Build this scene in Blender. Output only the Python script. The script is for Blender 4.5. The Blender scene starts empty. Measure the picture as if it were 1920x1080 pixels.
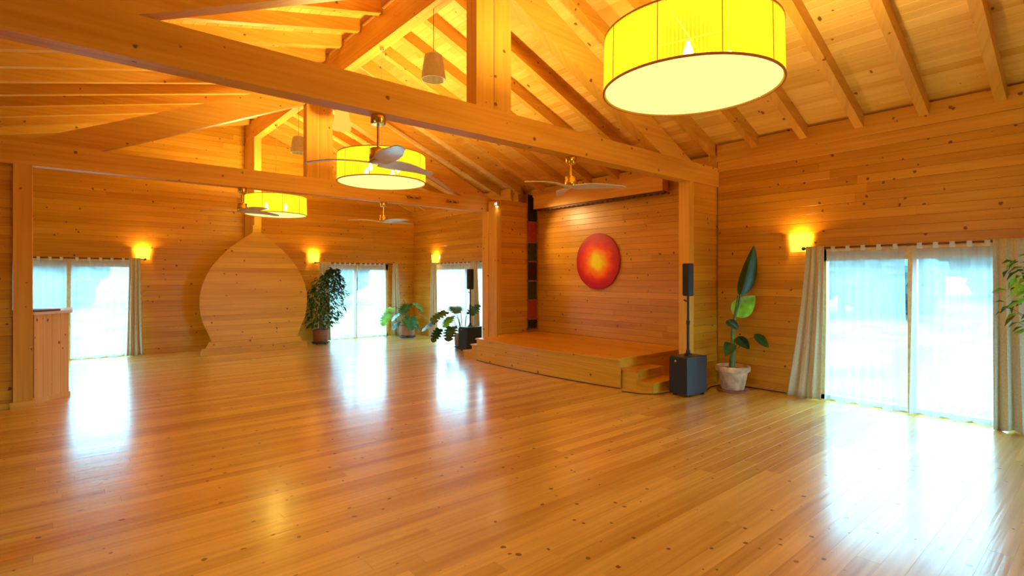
import bpy, math, random
from mathutils import Vector, Matrix
random.seed(7)
S = bpy.context.scene
C = S.collection
PI = math.pi
YAW = math.radians(40.27)

# ------------------------------------------------------------------ camera
cam_d = bpy.data.cameras.new('camera'); cam = bpy.data.objects.new('camera', cam_d); C.objects.link(cam)
cam.location = (0, 0, 1.65); cam.rotation_euler = (PI/2, 0, -YAW)
cam_d.sensor_width = 36; cam_d.lens = 985/1920*36; cam_d.shift_y = -18/1920; cam_d.clip_start = .05; cam_d.clip_end = 400
S.camera = cam
# ------------------------------------------------------------------ sky and exposure
w = bpy.data.worlds.new('sky'); S.world = w; w.use_nodes = True
bg = w.node_tree.nodes['Background']; bg.inputs[0].default_value = (.31, .76, 1, 1); bg.inputs[1].default_value = 13.5
S.view_settings.view_transform = 'Standard'; S.view_settings.look = 'None'
S.view_settings.exposure = 0.45; S.view_settings.gamma = 1.0; S.view_settings.use_curve_mapping = False
S.cycles.diffuse_bounces = 4; S.cycles.glossy_bounces = 3; S.cycles.max_bounces = 7; S.cycles.transparent_max_bounces = 10
S.cycles.adaptive_threshold = .10
S.cycles.sample_clamp_indirect = 6

# ------------------------------------------------------------------ layout (metres)
XR, XB, YFAR, XL, YB = 7.90, 8.20, 13.87, -4.2, -2.6     # right wall, stage back wall, far wall, left wall, back wall
YN0, YN1, YF0, YF1 = 4.24, 4.42, 9.12, 9.30              # the two trusses
ZB0, ZB1 = 3.10, 3.39                                    # tie beams
XRG = 3.37                                               # ridge
def z_right(x): return 3.575 + .40*(XR-x)                # underside of right rafters
def z_left(x): return 5.29 - .233*(XRG-x)                # underside of left rafters
def z_roof(x): return z_right(x)+.185 if x > XRG else z_left(x)+.185

# ------------------------------------------------------------------ materials
MATS = {}
def nodes(name):
    m = bpy.data.materials.new(name); m.use_nodes = True
    t = m.node_tree; b = t.nodes['Principled BSDF']; MATS[name] = m
    return m, t, b, t.nodes, t.links
def wood(name, axis, dark, light, rough=.38, knots=.5, coat=0.0, kscale=3.0, bump=.15, streak=1.0, spec=.4, ks=.075):
    m, t, b, N, L = nodes(name)
    geo = N.new('ShaderNodeNewGeometry'); sep = N.new('ShaderNodeSeparateXYZ'); L.new(geo.outputs['Position'], sep.inputs[0])
    att = N.new('ShaderNodeAttribute'); att.attribute_name = 'tone'
    def math_(op, a, b_=None):
        n = N.new('ShaderNodeMath'); n.operation = op
        for i, v in enumerate((a, b_)):
            if v is None: continue
            if isinstance(v, (int, float)): n.inputs[i].default_value = v
            else: L.new(v, n.inputs[i])
        return n.outputs[0]
    ax = 'XYZ'.index(axis); o = [i for i in range(3) if i != ax]
    off = math_('MULTIPLY', att.outputs['Fac'], 57.0)
    u = math_('ADD', sep.outputs[ax], off)
    v = math_('ADD', sep.outputs[o[0]], sep.outputs[o[1]])
    cmb = N.new('ShaderNodeCombineXYZ'); L.new(u, cmb.inputs[0]); L.new(v, cmb.inputs[1]); L.new(off, cmb.inputs[2])
    mp = N.new('ShaderNodeMapping'); mp.inputs['Scale'].default_value = (.9, 26, 1); L.new(cmb.outputs[0], mp.inputs[0])
    n1 = N.new('ShaderNodeTexNoise'); n1.inputs['Scale'].default_value = 1; n1.inputs['Detail'].default_value = 2; L.new(mp.outputs[0], n1.inputs[0])
    mp2 = N.new('ShaderNodeMapping'); mp2.inputs['Scale'].default_value = (.5, 3, 1); L.new(cmb.outputs[0], mp2.inputs[0])
    n2 = N.new('ShaderNodeTexNoise'); n2.inputs['Scale'].default_value = 1; n2.inputs['Detail'].default_value = 1; L.new(mp2.outputs[0], n2.inputs[0])
    f = math_('ADD', math_('MULTIPLY', n1.outputs[0], .55*streak), math_('MULTIPLY', n2.outputs[0], .6))
    f = math_('ADD', f, math_('MULTIPLY', math_('SUBTRACT', att.outputs['Fac'], .5), .30))
    rp = N.new('ShaderNodeValToRGB'); rp.color_ramp.elements[0].position = .25; rp.color_ramp.elements[0].color = (*dark, 1)
    rp.color_ramp.elements[1].position = .85; rp.color_ramp.elements[1].color = (*light, 1); L.new(f, rp.inputs[0])
    col = rp.outputs[0]
    if knots > 0:
        vo = N.new('ShaderNodeTexVoronoi'); vo.voronoi_dimensions = '2D'; vo.inputs['Scale'].default_value = kscale
        nk = N.new('ShaderNodeTexNoise'); nk.inputs['Scale'].default_value = 30; nk.inputs['Detail'].default_value = 0; L.new(cmb.outputs[0], nk.inputs[0])
        sc = N.new('ShaderNodeVectorMath'); sc.operation = 'SCALE'; sc.inputs['Scale'].default_value = .02; L.new(nk.outputs['Color'], sc.inputs[0])
        ad = N.new('ShaderNodeVectorMath'); ad.operation = 'ADD'; L.new(cmb.outputs[0], ad.inputs[0]); L.new(sc.outputs[0], ad.inputs[1])
        mk = N.new('ShaderNodeMapping'); mk.inputs['Scale'].default_value = (1, 1, 1); L.new(ad.outputs[0], mk.inputs[0]); L.new(mk.outputs[0], vo.inputs['Vector'])
        sr = N.new('ShaderNodeSeparateColor'); L.new(vo.outputs['Color'], sr.inputs[0])
        rad = math_('MULTIPLY', math_('SUBTRACT', sr.outputs[0], 1-knots), (ks*kscale/3.0/knots*.9))
        k = math_('SUBTRACT', rad, vo.outputs['Distance'])
        mr = N.new('ShaderNodeMapRange'); mr.inputs[1].default_value = -.012; mr.inputs[2].default_value = .02; L.new(k, mr.inputs[0])
        mx = N.new('ShaderNodeMix'); mx.data_type = 'RGBA'; L.new(math_('MULTIPLY', mr.outputs[0], .88), mx.inputs['Factor'])
        L.new(col, mx.inputs['A']); mx.inputs['B'].default_value = (dark[0]*.22, dark[1]*.16, dark[2]*.25, 1); col = mx.outputs['Result']
    L.new(col, b.inputs['Base Color'])
    b.inputs['Roughness'].default_value = rough; b.inputs['Specular IOR Level'].default_value = spec
    if coat: b.inputs['Coat Weight'].default_value = coat; b.inputs['Coat Roughness'].default_value = .19; b.inputs['Coat IOR'].default_value = 1.7
    if bump:
        bp = N.new('ShaderNodeBump'); bp.inputs['Strength'].default_value = bump; bp.inputs['Distance'].default_value = .01
        L.new(n1.outputs[0], bp.inputs['Height']); L.new(bp.outputs[0], b.inputs['Normal'])
        if coat: L.new(bp.outputs[0], b.inputs['Coat Normal'])
    return m
def plain(name, col, rough=.5, metal=0., noise=0., spec=.5, scale=20):
    m, t, b, N, L = nodes(name)
    b.inputs['Roughness'].default_value = rough; b.inputs['Metallic'].default_value = metal; b.inputs['Specular IOR Level'].default_value = spec
    if noise:
        tc = N.new('ShaderNodeTexCoord'); n = N.new('ShaderNodeTexNoise'); n.inputs['Scale'].default_value = scale; n.inputs['Detail'].default_value = 4
        L.new(tc.outputs['Object'], n.inputs[0]); rp = N.new('ShaderNodeValToRGB'); e = rp.color_ramp.elements
        e[0].position = .3; e[1].position = .7
        e[0].color = (*[c*(1-noise) for c in col], 1); e[1].color = (*[min(1, c*(1+noise)) for c in col], 1)
        L.new(n.outputs[0], rp.inputs[0]); L.new(rp.outputs[0], b.inputs['Base Color'])
    else: b.inputs['Base Color'].default_value = (*col, 1)
    return m
def lit(name, col, strength, through=0., tint=(1, 1, 1)):
    m, t, b, N, L = nodes(name); N.remove(b); out = N['Material Output']
    e = N.new('ShaderNodeEmission'); e.inputs[0].default_value = (*col, 1); e.inputs[1].default_value = strength
    if through:
        tr = N.new('ShaderNodeBsdfTransparent'); tr.inputs[0].default_value = (*tint, 1)
        mx = N.new('ShaderNodeMixShader'); mx.inputs[0].default_value = through
        L.new(e.outputs[0], mx.inputs[1]); L.new(tr.outputs[0], mx.inputs[2]); L.new(mx.outputs[0], out.inputs[0])
    else: L.new(e.outputs[0], out.inputs[0])
    return m
def cloth(name, col, through=0., trans=.5):
    m, t, b, N, L = nodes(name); N.remove(b); out = N['Material Output']
    d = N.new('ShaderNodeBsdfDiffuse'); d.inputs[0].default_value = (*col, 1)
    tl = N.new('ShaderNodeBsdfTranslucent'); tl.inputs[0].default_value = (*col, 1)
    m1 = N.new('ShaderNodeMixShader'); m1.inputs[0].default_value = trans; L.new(d.outputs[0], m1.inputs[1]); L.new(tl.outputs[0], m1.inputs[2])
    if through:
        tr = N.new('ShaderNodeBsdfTransparent'); m2 = N.new('ShaderNodeMixShader'); m2.inputs[0].default_value = through
        L.new(m1.outputs[0], m2.inputs[1]); L.new(tr.outputs[0], m2.inputs[2]); L.new(m2.outputs[0], out.inputs[0])
    else: L.new(m1.outputs[0], out.inputs[0])
    return m
WD, WL = (.47, .180, .005), (.74, .350, .026)
BD, BL = (.56, .225, .010), (.84, .440, .055)
for a in 'XYZ':
    wood('wall_'+a, a, WD, WL, rough=.34, knots=.62, kscale=4.0, bump=0)
    wood('beam_'+a, a, BD, BL, rough=.5, knots=.6, kscale=3.4, bump=0)
    wood('stage_'+a, a, (.56, .250, .010), (.84, .46, .036), rough=.36, knots=.5, kscale=4.2, bump=0)
wood('ceil_Y', 'Y', (.68, .32, .028), (.92, .56, .13), rough=.5, knots=.5, kscale=3.6, bump=0)
wood('floor_X', 'X', (.44, .210, .016), (.86, .56, .115), rough=.40, knots=.60, ks=.058, coat=1.0, kscale=4.8, bump=.10, streak=1.1)
wood('pale_Z', 'Z', (.66, .38, .11), (.88, .62, .26), rough=.5, knots=.6, kscale=5)
plain('brass', (.78, .50, .08), .22, 1.0)
plain('steel', (.7, .7, .68), .25, 1.0)
plain('black', (.012, .013, .016), .5)
plain('grille', (.010, .010, .012), .65, noise=.5, scale=300)
plain('cabinet', (.020, .026, .034), .32)
plain('rod_wood', (.13, .035, .012), .4, noise=.3)
plain('drape', (.58, .53, .37), .85, noise=.12, scale=60)
cloth('sheer', (.50, .52, .53), through=.42, trans=.7)
cloth('tab', (.9, .92, .92), 0, .6)
plain('terracotta', (.42, .17, .09), .75, noise=.25, scale=9)
plain('old_pot', (.64, .43, .25), .85, noise=.45, scale=7)
plain('brown_pot', (.26, .09, .05), .5, noise=.2)
plain('soil', (.03, .018, .01), .95, noise=.4, scale=40)
plain('leaf_dark', (.014, .06, .010), .32, noise=.5, scale=6)
plain('leaf_mid', (.035, .145, .016), .34, noise=.5, scale=6)
plain('leaf_bright', (.22, .60, .035), .34, noise=.4, scale=8)
plain('monstera_green', (.03, .14, .03), .25, noise=.5, scale=6)
plain('stem', (.10, .17, .03), .5, noise=.4)
plain('bark', (.25, .18, .11), .8, noise=.4)
plain('counter_white', (.78, .76, .72), .3)
plain('tray', (.14, .07, .04), .4)
plain('blade', (.62, .56, .48), .3, noise=.08, spec=.6)
plain('blade_grey', (.62, .63, .64), .26, noise=.1, spec=.7)
plain('frame', (.80, .56, .22), .45, noise=.15)
plain('cable', (.01, .01, .01), .5)
plain('pendant_cloth', (.62, .52, .35), .8, noise=.08)
plain('seam', (.62, .24, .02), .6)
plain('rust', (.36, .045, .012), .85, noise=.25, scale=25)
plain('moss', (.035, .045, .016), .9, noise=.5, scale=25)
plain('maroon', (.045, .004, .004), .85, noise=.3, scale=25)
plain('night', (.013, .012, .008), .9, noise=.4, scale=25)
plain('rail_wood', (.30, .10, .02), .6)
plain('grass', (.20, .15, .13), .95, noise=.5, scale=.8)
plain('tree_leaf', (.05, .10, .10), .8, noise=.6, scale=1.2)
plain('yellow_badge', (.9, .6, .03), .4)
def shade_mat():
    m, t, b, N, L = nodes('shade_lit'); N.remove(b); out = N['Material Output']
    e = N.new('ShaderNodeEmission'); e.inputs[0].default_value = (1, .70, .008, 1)
    at = N.new('ShaderNodeAttribute'); at.attribute_name = 'tone'; ml = N.new('ShaderNodeMath'); ml.operation = 'MULTIPLY_ADD'; ml.inputs[1].default_value = .42; ml.inputs[2].default_value = .28
    L.new(at.outputs['Fac'], ml.inputs[0]); L.new(ml.outputs[0], e.inputs[1])
    tl = N.new('ShaderNodeBsdfTranslucent'); tl.inputs[0].default_value = (.055, .037, .002, 1)
    ad = N.new('ShaderNodeAddShader'); L.new(e.outputs[0], ad.inputs[0]); L.new(tl.outputs[0], ad.inputs[1])
    tr = N.new('ShaderNodeBsdfTransparent'); tr.inputs[0].default_value = (1, .85, .3, 1)
    mx = N.new('ShaderNodeMixShader'); mx.inputs[0].default_value = .09; L.new(ad.outputs[0], mx.inputs[1]); L.new(tr.outputs[0], mx.inputs[2]); L.new(mx.outputs[0], out.inputs[0])
shade_mat()
lit('diffuser_lit', (1.0, .86, .27), .98)
lit('bulb_lit', (1.0, .93, .75), 40)
lit('sconce_lit', (1.0, .58, .05), 1.7)
lit('pendant_lit', (1.0, .60, .08), .8)
lit('spot_lit', (1.0, .85, .55), 45)
def glass():
    m, t, b, N, L = nodes('glass'); N.remove(b); out = N['Material Output']
    tr = N.new('ShaderNodeBsdfTransparent'); gl = N.new('ShaderNodeBsdfGlossy'); gl.inputs['Roughness'].default_value = .02
    mx = N.new('ShaderNodeMixShader'); mx.inputs[0].default_value = .045
    L.new(tr.outputs[0], mx.inputs[1]); L.new(gl.outputs[0], mx.inputs[2]); L.new(mx.outputs[0], out.inputs[0])
glass()
def sun_disc():
    m, t, b, N, L = nodes('sun_disc')
    tc = N.new('ShaderNodeTexCoord'); ln = N.new('ShaderNodeVectorMath'); ln.operation = 'LENGTH'
    ns = N.new('ShaderNodeTexNoise'); ns.inputs['Scale'].default_value = 5; ns.inputs['Detail'].default_value = 5; L.new(tc.outputs['Object'], ns.inputs[0])
    L.new(tc.outputs['Object'], ln.inputs[0])
    a = N.new('ShaderNodeMath'); a.operation = 'MULTIPLY_ADD'; L.new(ns.outputs[0], a.inputs[0]); a.inputs[1].default_value = .22; L.new(ln.outputs['Value'], a.inputs[2])
    rp = N.new('ShaderNodeValToRGB'); e = rp.color_ramp.elements
    e[0].position = .23; e[0].color = (1, .86, .01, 1); e[1].position = .70; e[1].color = (.42, .008, .030, 1)
    for p, c in ((.31, (1, .40, .006)), (.42, (.95, .10, .004)), (.50, (.72, .03, .012)), (.58, (.55, .012, .020))):
        k = e.new(p); k.color = (*c, 1)
    L.new(a.outputs[0], rp.inputs[0]); L.new(rp.outputs[0], b.inputs['Base Color']); b.inputs['Roughness'].default_value = .42; b.inputs['Specular IOR Level'].default_value = .3
    vo = N.new('ShaderNodeTexVoronoi'); vo.inputs['Scale'].default_value = 90; L.new(tc.outputs['Object'], vo.inputs['Vector'])
    bp = N.new('ShaderNodeBump'); bp.inputs['Strength'].default_value = .5; bp.inputs['Distance'].default_value = .004; L.new(vo.outputs['Distance'], bp.inputs['Height']); L.new(bp.outputs[0], b.inputs['Normal'])
sun_disc()

# ------------------------------------------------------------------ mesh helpers
class MB:
    def __init__(s): s.v, s.f, s.t = [], [], []
    def add(s, vs, fs, tone=None):
        b = len(s.v); s.v += [tuple(p) for p in vs]; s.f += [tuple(i+b for i in f) for f in fs]
        s.t += [random.random() if tone is None else tone]*len(vs) if tone is not None else [random.random()]*len(vs)
        return s
    def box(s, x0, x1, y0, y1, z0, z1, tone=None):
        v = [(x, y, z) for z in (z0, z1) for y in (y0, y1) for x in (x0, x1)]
        return s.add(v, [(0, 2, 3, 1), (4, 5, 7, 6), (0, 1, 5, 4), (2, 6, 7, 3), (0, 4, 6, 2), (1, 3, 7, 5)], random.random() if tone is None else tone)
    def prism(s, poly, axis, a0, a1, tone=None):
        """poly: 2-D points in the plane across axis (in the order of the remaining axes)"""
        n = len(poly); ax = 'XYZ'.index(axis); o = [i for i in range(3) if i != ax]; v = []
        for a in (a0, a1):
            for p in poly:
                q = [0, 0, 0]; q[ax] = a; q[o[0]] = p[0]; q[o[1]] = p[1]; v.append(q)
        f = [tuple(range(n))[::-1], tuple(range(n, 2*n))] + [(i, (i+1) % n, n+(i+1) % n, n+i) for i in range(n)]
        return s.add(v, f, random.random() if tone is None else tone)
    def plank(s, face_axis, sign, face, back, u_axis, u0, u1, v0, v1, ch=.005, tone=None):
        """a board with chamfered long edges; face lies at coordinate `face` on face_axis"""
        d = -sign*ch
        poly = [(back, v0), (back, v1), (face+d, v1), (face, v1-ch), (face, v0+ch), (face+d, v0)]
        ax = 'XYZ'.index(face_axis); ua = 'XYZ'.index(u_axis); va = 3-ax-ua; n = 6; vs = []
        for u in (u0, u1):
            for p in poly:
                q = [0, 0, 0]; q[ax] = p[0]; q[va] = p[1]; q[ua] = u; vs.append(q)
        f = [tuple(range(n))[::-1], tuple(range(n, 2*n))] + [(i, (i+1) % n, n+(i+1) % n, n+i) for i in range(n)]
        return s.add(vs, f, random.random() if tone is None else tone)
    def tube(s, pts, r, n=8, cap=True):
        pts = [Vector(p) for p in pts]; rr = r if isinstance(r, (list, tuple)) else [r]*len(pts); v = []; f = []
        for i, p in enumerate(pts):
            d = (pts[min(i+1, len(pts)-1)]-pts[max(i-1, 0)]).normalized()
            up = Vector((0, 0, 1)) if abs(d.z) < .95 else Vector((1, 0, 0))
            a = d.cross(up).normalized(); b = d.cross(a)
            for k in range(n):
                t = 2*PI*k/n; v.append(p+(a*math.cos(t)+b*math.sin(t))*rr[i])
        for i in range(len(pts)-1):
            for k in range(n):
                f.append((i*n+k, i*n+(k+1) % n, (i+1)*n+(k+1) % n, (i+1)*n+k))
        if cap: f += [tuple(range(n))[::-1], tuple(range((len(pts)-1)*n, len(pts)*n))]
        return s.add(v, f)
    def lathe(s, prof, n=24, c=(0, 0, 0), closed=False):
        v = [(c[0]+r*math.cos(2*PI*k/n), c[1]+r*math.sin(2*PI*k/n), c[2]+z) for r, z in prof for k in range(n)]
        m = len(prof); f = [(i*n+k, i*n+(k+1) % n, (i+1)*n+(k+1) % n, (i+1)*n+k) for i in range(m-1) for k in range(n)]
        if closed: f += [((m-1)*n+k, (m-1)*n+(k+1) % n, (k+1) % n, k) for k in range(n)]
        else:
            if prof[0][0] > 1e-5: f.append(tuple(range(n))[::-1])
            if prof[-1][0] > 1e-5: f.append(tuple(range((m-1)*n, m*n)))
        return s.add(v, f)
    def build(s, name, mat, parent=None, smooth=False, loc=None, bevel=0):
        me = bpy.data.meshes.new(name); me.from_pydata(s.v, [], s.f); me.update()
        at = me.attributes.new('tone', 'FLOAT', 'POINT'); at.data.foreach_set('value', s.t)
        if smooth:
            me.polygons.foreach_set('use_smooth', [True]*len(me.polygons))
        me.materials.append(MATS[mat]); o = bpy.data.objects.new(name, me); C.objects.link(o)
        if parent: o.parent = parent
        if loc: o.location = loc
        if smooth:
            try: me.set_sharp_from_angle(angle=math.radians(40))
            except Exception: pass
        if bevel:
            b = o.modifiers.new('bevel', 'BEVEL'); b.width = bevel; b.segments = 2; b.limit_method = 'ANGLE'
        return o
def empty(name, loc=(0, 0, 0), rz=0):
    o = bpy.data.objects.new(name, None); C.objects.link(o); o.location = loc; o.rotation_euler.z = rz; o.empty_display_size = .1; return o
def tag(o, label, cat=None, group=None, kind=None):
    o['label'] = label
    if cat: o['category'] = cat
    if group: o['group'] = group
    if kind: o['kind'] = kind
    return o
def dup(o, parent=None):
    c = o.copy(); C.objects.link(c); c.parent = parent
    for ch in [x for x in o.children]: dup(ch, c)
    return c
def B(name, mat, parent, *b, **k): return MB().box(*b).build(name, mat, parent, **k)

# ------------------------------------------------------------------ floor
PW = .122
floor = B('floor', 'rail_wood', None, XL, XB+.2, YB, YFAR+.2, -.20, -.022); tag(floor, 'glossy knotty pine plank floor of the hall', kind='structure')
rest = MB(); n_part = 0; y = YB; row = 0
while y < YFAR:
    x = XL - random.random()*3.2; y1 = y+PW
    while x < XB:
        x1 = min(x+random.uniform(2.2, 4.2), XB); xa = max(x, XL)
        if x1 > xa:
            near = .2 < y < 6.6 and x1 > -.6 and (x1+.0) > y*.0 and n_part < 290
            vis = near and not (y < 2.6 and xa > 7.9)
            m = MB() if vis else rest
            m.plank('Z', 1, 0.0+random.uniform(-.0002, .0002), -.021, 'X', xa+.0007, x1-.0007, y+.00012, y1-.00012, ch=.0004)
            if vis: m.build('plank', 'floor_X', floor); n_part += 1
        x = x1
    y = y1; row += 1
tag(rest.build('plank_field', 'floor_X', floor), 'floorboards further off', kind='stuff')

# ------------------------------------------------------------------ walls
BH = .1155
def wall(name, axis, face, sign, thick, u0, u1, z0, top, openings, label, mat, pieces=3.2, zmax=3.8, boards=True, skip=None):
    """axis: the axis the wall runs along; sign: side of the face the room is on"""
    fa = 'Y' if axis == 'X' else 'X'
    b0, b1 = sorted((face-sign*.022, face-sign*thick))
    m = MB()
    def bx(ua, ub, za, zb):
        if ub-ua < 1e-4 or zb-za < 1e-4: return
        if axis == 'X': m.box(ua, ub, b0, b1, za, zb)
        else: m.box(b0, b1, ua, ub, za, zb)
    e = sorted({u0, u1, *[o[0] for o in openings], *[o[1] for o in openings]})
    for ua, ub in zip(e, e[1:]):
        op = [o for o in openings if o[0] < (ua+ub)/2 < o[1]]
        if op: bx(ua, ub, z0, op[0][2]); bx(ua, ub, op[0][3], zmax)
        else: bx(ua, ub, z0, zmax)
    root = m.build(name, mat); tag(root, label, kind='structure')
    if not boards: return root
    z = z0; n = 0
    while True:
        za, zb = z, z+BH
        iv = [(u0, u1)]
        if za > max(top(u0), top(u1), top((u0+u1)/2), top(XRG if axis == 'X' else u0)): break
        for o in openings:
            if o[2] < zb-.02 and o[3] > za+.02:
                iv = [q for a, b in iv for q in ((a, min(b, o[0])), (max(a, o[1]), b)) if q[1]-q[0] > .01]
        for a, b in iv:
            k = 200
            ok = [a+(b-a)*i/k for i in range(k+1) if top(a+(b-a)*i/k) > za]
            if not ok: continue
            a2, b2 = ok[0], ok[-1]; u = a2
            first = True
            while u < b2-.01:
                v = min(b2, u+(random.uniform(.3, 1)*pieces if first else pieces*random.uniform(.8, 1.3))); first = False
                if b2-v < .5: v = b2
                MB().plank(fa, sign, face+random.uniform(-.0015, .0015), face-sign*.022, axis, u, v-.0008, za+.0004, zb-.0004, ch=.0035).build('board', mat, root); n += 1
                u = v
        z = zb
    return root
WZ = 2.05
W_NEAR = (.82, 2.78, 0, WZ); W_FARR = (10.1, 12.78, 0, WZ)
W_LEFT = (-.85, 1.10, 0, WZ); W_RIGHT = (5.12, 7.08, 0, WZ)
wall('wall_right', 'Y', XR, -1, .15, YB, YN0+.02, 0, lambda u: 3.7, [W_NEAR], 'knotty orange pine board wall with near terrace door', 'wall_Y', zmax=3.72)
wall('wall_right', 'Y', XR, -1, .15, YF1-.2, YFAR, 0, lambda u: 3.7, [W_FARR], 'knotty pine board wall with terrace door beyond the stage', 'wall_Y', zmax=3.72).name = 'wall_right_far'
wall('wall_stage', 'Y', XB, -1, .22, YN0-.1, 9.4, 0, lambda u: 3.6, [], 'pine board wall behind the stage', 'wall_Y', zmax=3.62)
wall('wall_far', 'X', YFAR, -1, .15, XL, XR+.02, 0, lambda u: z_roof(u), [W_LEFT, W_RIGHT], 'pine board gable wall at the far end', 'wall_X', pieces=4.0, zmax=3.44)
MB().prism([(XL, 3.44), (XR, 3.44), (XR, z_roof(XR)), (XRG, z_roof(XRG+.01)+.0), (XL, z_roof(XL))], 'Y', YFAR+.022, YFAR+.22).build('gable_backing', 'wall_X', bpy.data.objects['wall_far'])
wall('wall_partition', 'X', YF0+.06, -1, .12, XL, -.53, 0, lambda u: ZB0, [], 'pine board partition left of the bar post', 'wall_X', zmax=ZB0)
# short cross walls that carry the trusses on the right
def cross(name, face, x0, x1, y1, label, z1):
    r = MB().box(x0+.12, x1, face+.022, y1, 0, z1).build(name, 'wall_X'); tag(r, label, kind='structure'); z = 0
    while z < z1-.01:
        MB().plank('Y', -1, face+random.uniform(-.0015, .0015), face+.022, 'X', x0+.115, x1, z+.0004, min(z+BH, z1)-.0004, ch=.0035).build('board', 'wall_X', r); z += BH
    return r
c1 = cross('wall_cross_near', YN0+.035, 7.04, XR+.4, YN1, 'short pine cross wall right of the stage', ZB0)
MB().box(7.04, 7.155, YN0, YN1, 0, ZB0, tone=.9).build('end_post', 'beam_Z', c1)
c2 = cross('wall_cross_far', 8.76, 6.99, XB+.1, YF1, 'short pine cross wall left of the stage', 3.34)
MB().box(6.985, 7.11, 8.75, 9.03, 0, 3.3, tone=.35).build('end_post', 'beam_Z', c2)
MB().box(6.97, 7.11, 9.03, 9.24, 0, ZB0, tone=.8).build('end_post', 'beam_Z', c2)
# left and back walls (outside the frame) with unseen terrace doors added for daylight
DL = [(2.2, 4.2, 0, WZ), (10.3, 12.3, 0, WZ)]; DB = [(4.6, 6.6, 0, WZ)]
wall('wall_left', 'Y', XL, 1, .22, YB, YFAR, 0, lambda u: 3.7, DL, 'pine board wall on the left side', 'wall_Y', zmax=3.72, boards=False)
wl = wall('wall_back', 'X', YB, 1, .22, XL, XR, 0, lambda u: 3.7, DB, 'pine board gable wall behind the camera', 'wall_X', zmax=3.44, boards=False)
MB().prism([(XL, 3.44), (XR, 3.44), (XR, z_roof(XR)), (XRG, z_roof(XRG+.01)), (XL, z_roof(XL))], 'Y', YB-.22, YB-.022).build('gable_backing', 'wall_X', wl)
# wall plates under the eaves, baseboards
for i, (a, b) in enumerate(((YB, YN0), (YF1, YFAR))):
    p = MB().box(XR-.065, XR, a, b, 3.49, 3.745).build('trim_%d' % (i+1), 'beam_Y'); tag(p, 'pine wall plate under the rafters, %s bay' % ('nearest' if i == 0 else 'farthest'), kind='structure')
    MB().box(XR-.032, XR, a, b, 3.335, 3.488).build('lower_plate', 'beam_Y', p)
for nm, bxs in (('baseboard_right', (XR-.014, XR-.001, 2.80, YN0, 0, .055)), ('baseboard_far', (1.12, 5.10, YFAR-.014, YFAR-.001, 0, .055)), ('baseboard_partition', (XL, -.53, YF0+.045, YF0+.059, 0, .07))):
    tag(MB().box(*bxs).build(nm, 'beam_X'), 'low pine skirting strip', kind='structure')

# ------------------------------------------------------------------ roof
ceil = MB().prism([(XRG, z_roof(XRG+.01)+.14), (XRG, z_roof(XRG+.01)+.03), (XB+.5, z_roof(XB+.5)+.03), (XB+.5, z_roof(XB+.5)+.14)], 'Y', YB-.4, YFAR+.4)
ceil.prism([(XRG, z_roof(XRG)+.24), (XRG, z_roof(XRG)+.03), (XL-.5, z_roof(XL-.5)+.03), (XL-.5, z_roof(XL-.5)+.14)], 'Y', YB-.4, YFAR+.4)
ceil = ceil.build('ceiling', 'ceil_Y'); tag(ceil, 'open pine board ceiling with exposed rafters', kind='structure')
def roof_boards(xa, xb, step, cuts):
    x = xa
    while (x < xb-1e-6) if step > 0 else (x > xb+1e-6):
        x1 = x+step; ys = [YB]+[c+random.uniform(-1.2, 1.2) for c in cuts]+[YFAR]
        side = XRG+.01 if step > 0 else XRG-.01
        zf = (lambda q: z_right(q)+.185) if step > 0 else (lambda q: z_left(q)+.185)
        for a, b in zip(ys, ys[1:]):
            g = .003*abs(step)/.107; sx = g if step > 0 else -g
            poly = [(x+sx, zf(x+sx)), (x1-sx, zf(x1-sx)), (x1, zf(x1)+.005), (x1, zf(x1)+.028), (x, zf(x)+.028), (x, zf(x)+.005)]
            MB().prism(poly, 'Y', a, b-.001).build('board', 'ceil_Y', ceil)
        x = x1
roof_boards(XRG, XB+.2, .107, [3.2, 7.0])
roof_boards(XRG, XL, -.14, [6.0])
def rafter(x0, x1, y, wd, zf, h=.185, mat='beam_X', name='rafter', parent=None, tone=None):
    return MB().prism([(x0, zf(x0)), (x1, zf(x1)), (x1, zf(x1)+h), (x0, zf(x0)+h)], 'Y', y-wd/2, y+wd/2, tone).build(name, mat, parent or ceil)
y = .935-.676*5
while y < YFAR:
    rafter(XRG+.02, XR-.005 if y < YN1 or y > YF0-.1 else XB-.02, y, .098, z_right); y += .676
y = 9.37-.676*17
while y < YFAR-.05:
    rafter(XL+.05, XRG-.1, y, .098, z_left); y += .676
MB().box(3.29, 3.45, YB, YFAR-.02, 4.90, 5.31).build('ridge_beam', 'beam_Y', ceil)
fin = MB().box(3.275, 3.425, 13.0, YFAR-.02, 2.2, 4.90, tone=.6).build('trim_3', 'beam_Z'); tag(fin, 'deep timber fin under the far ridge end', kind='structure')
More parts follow.
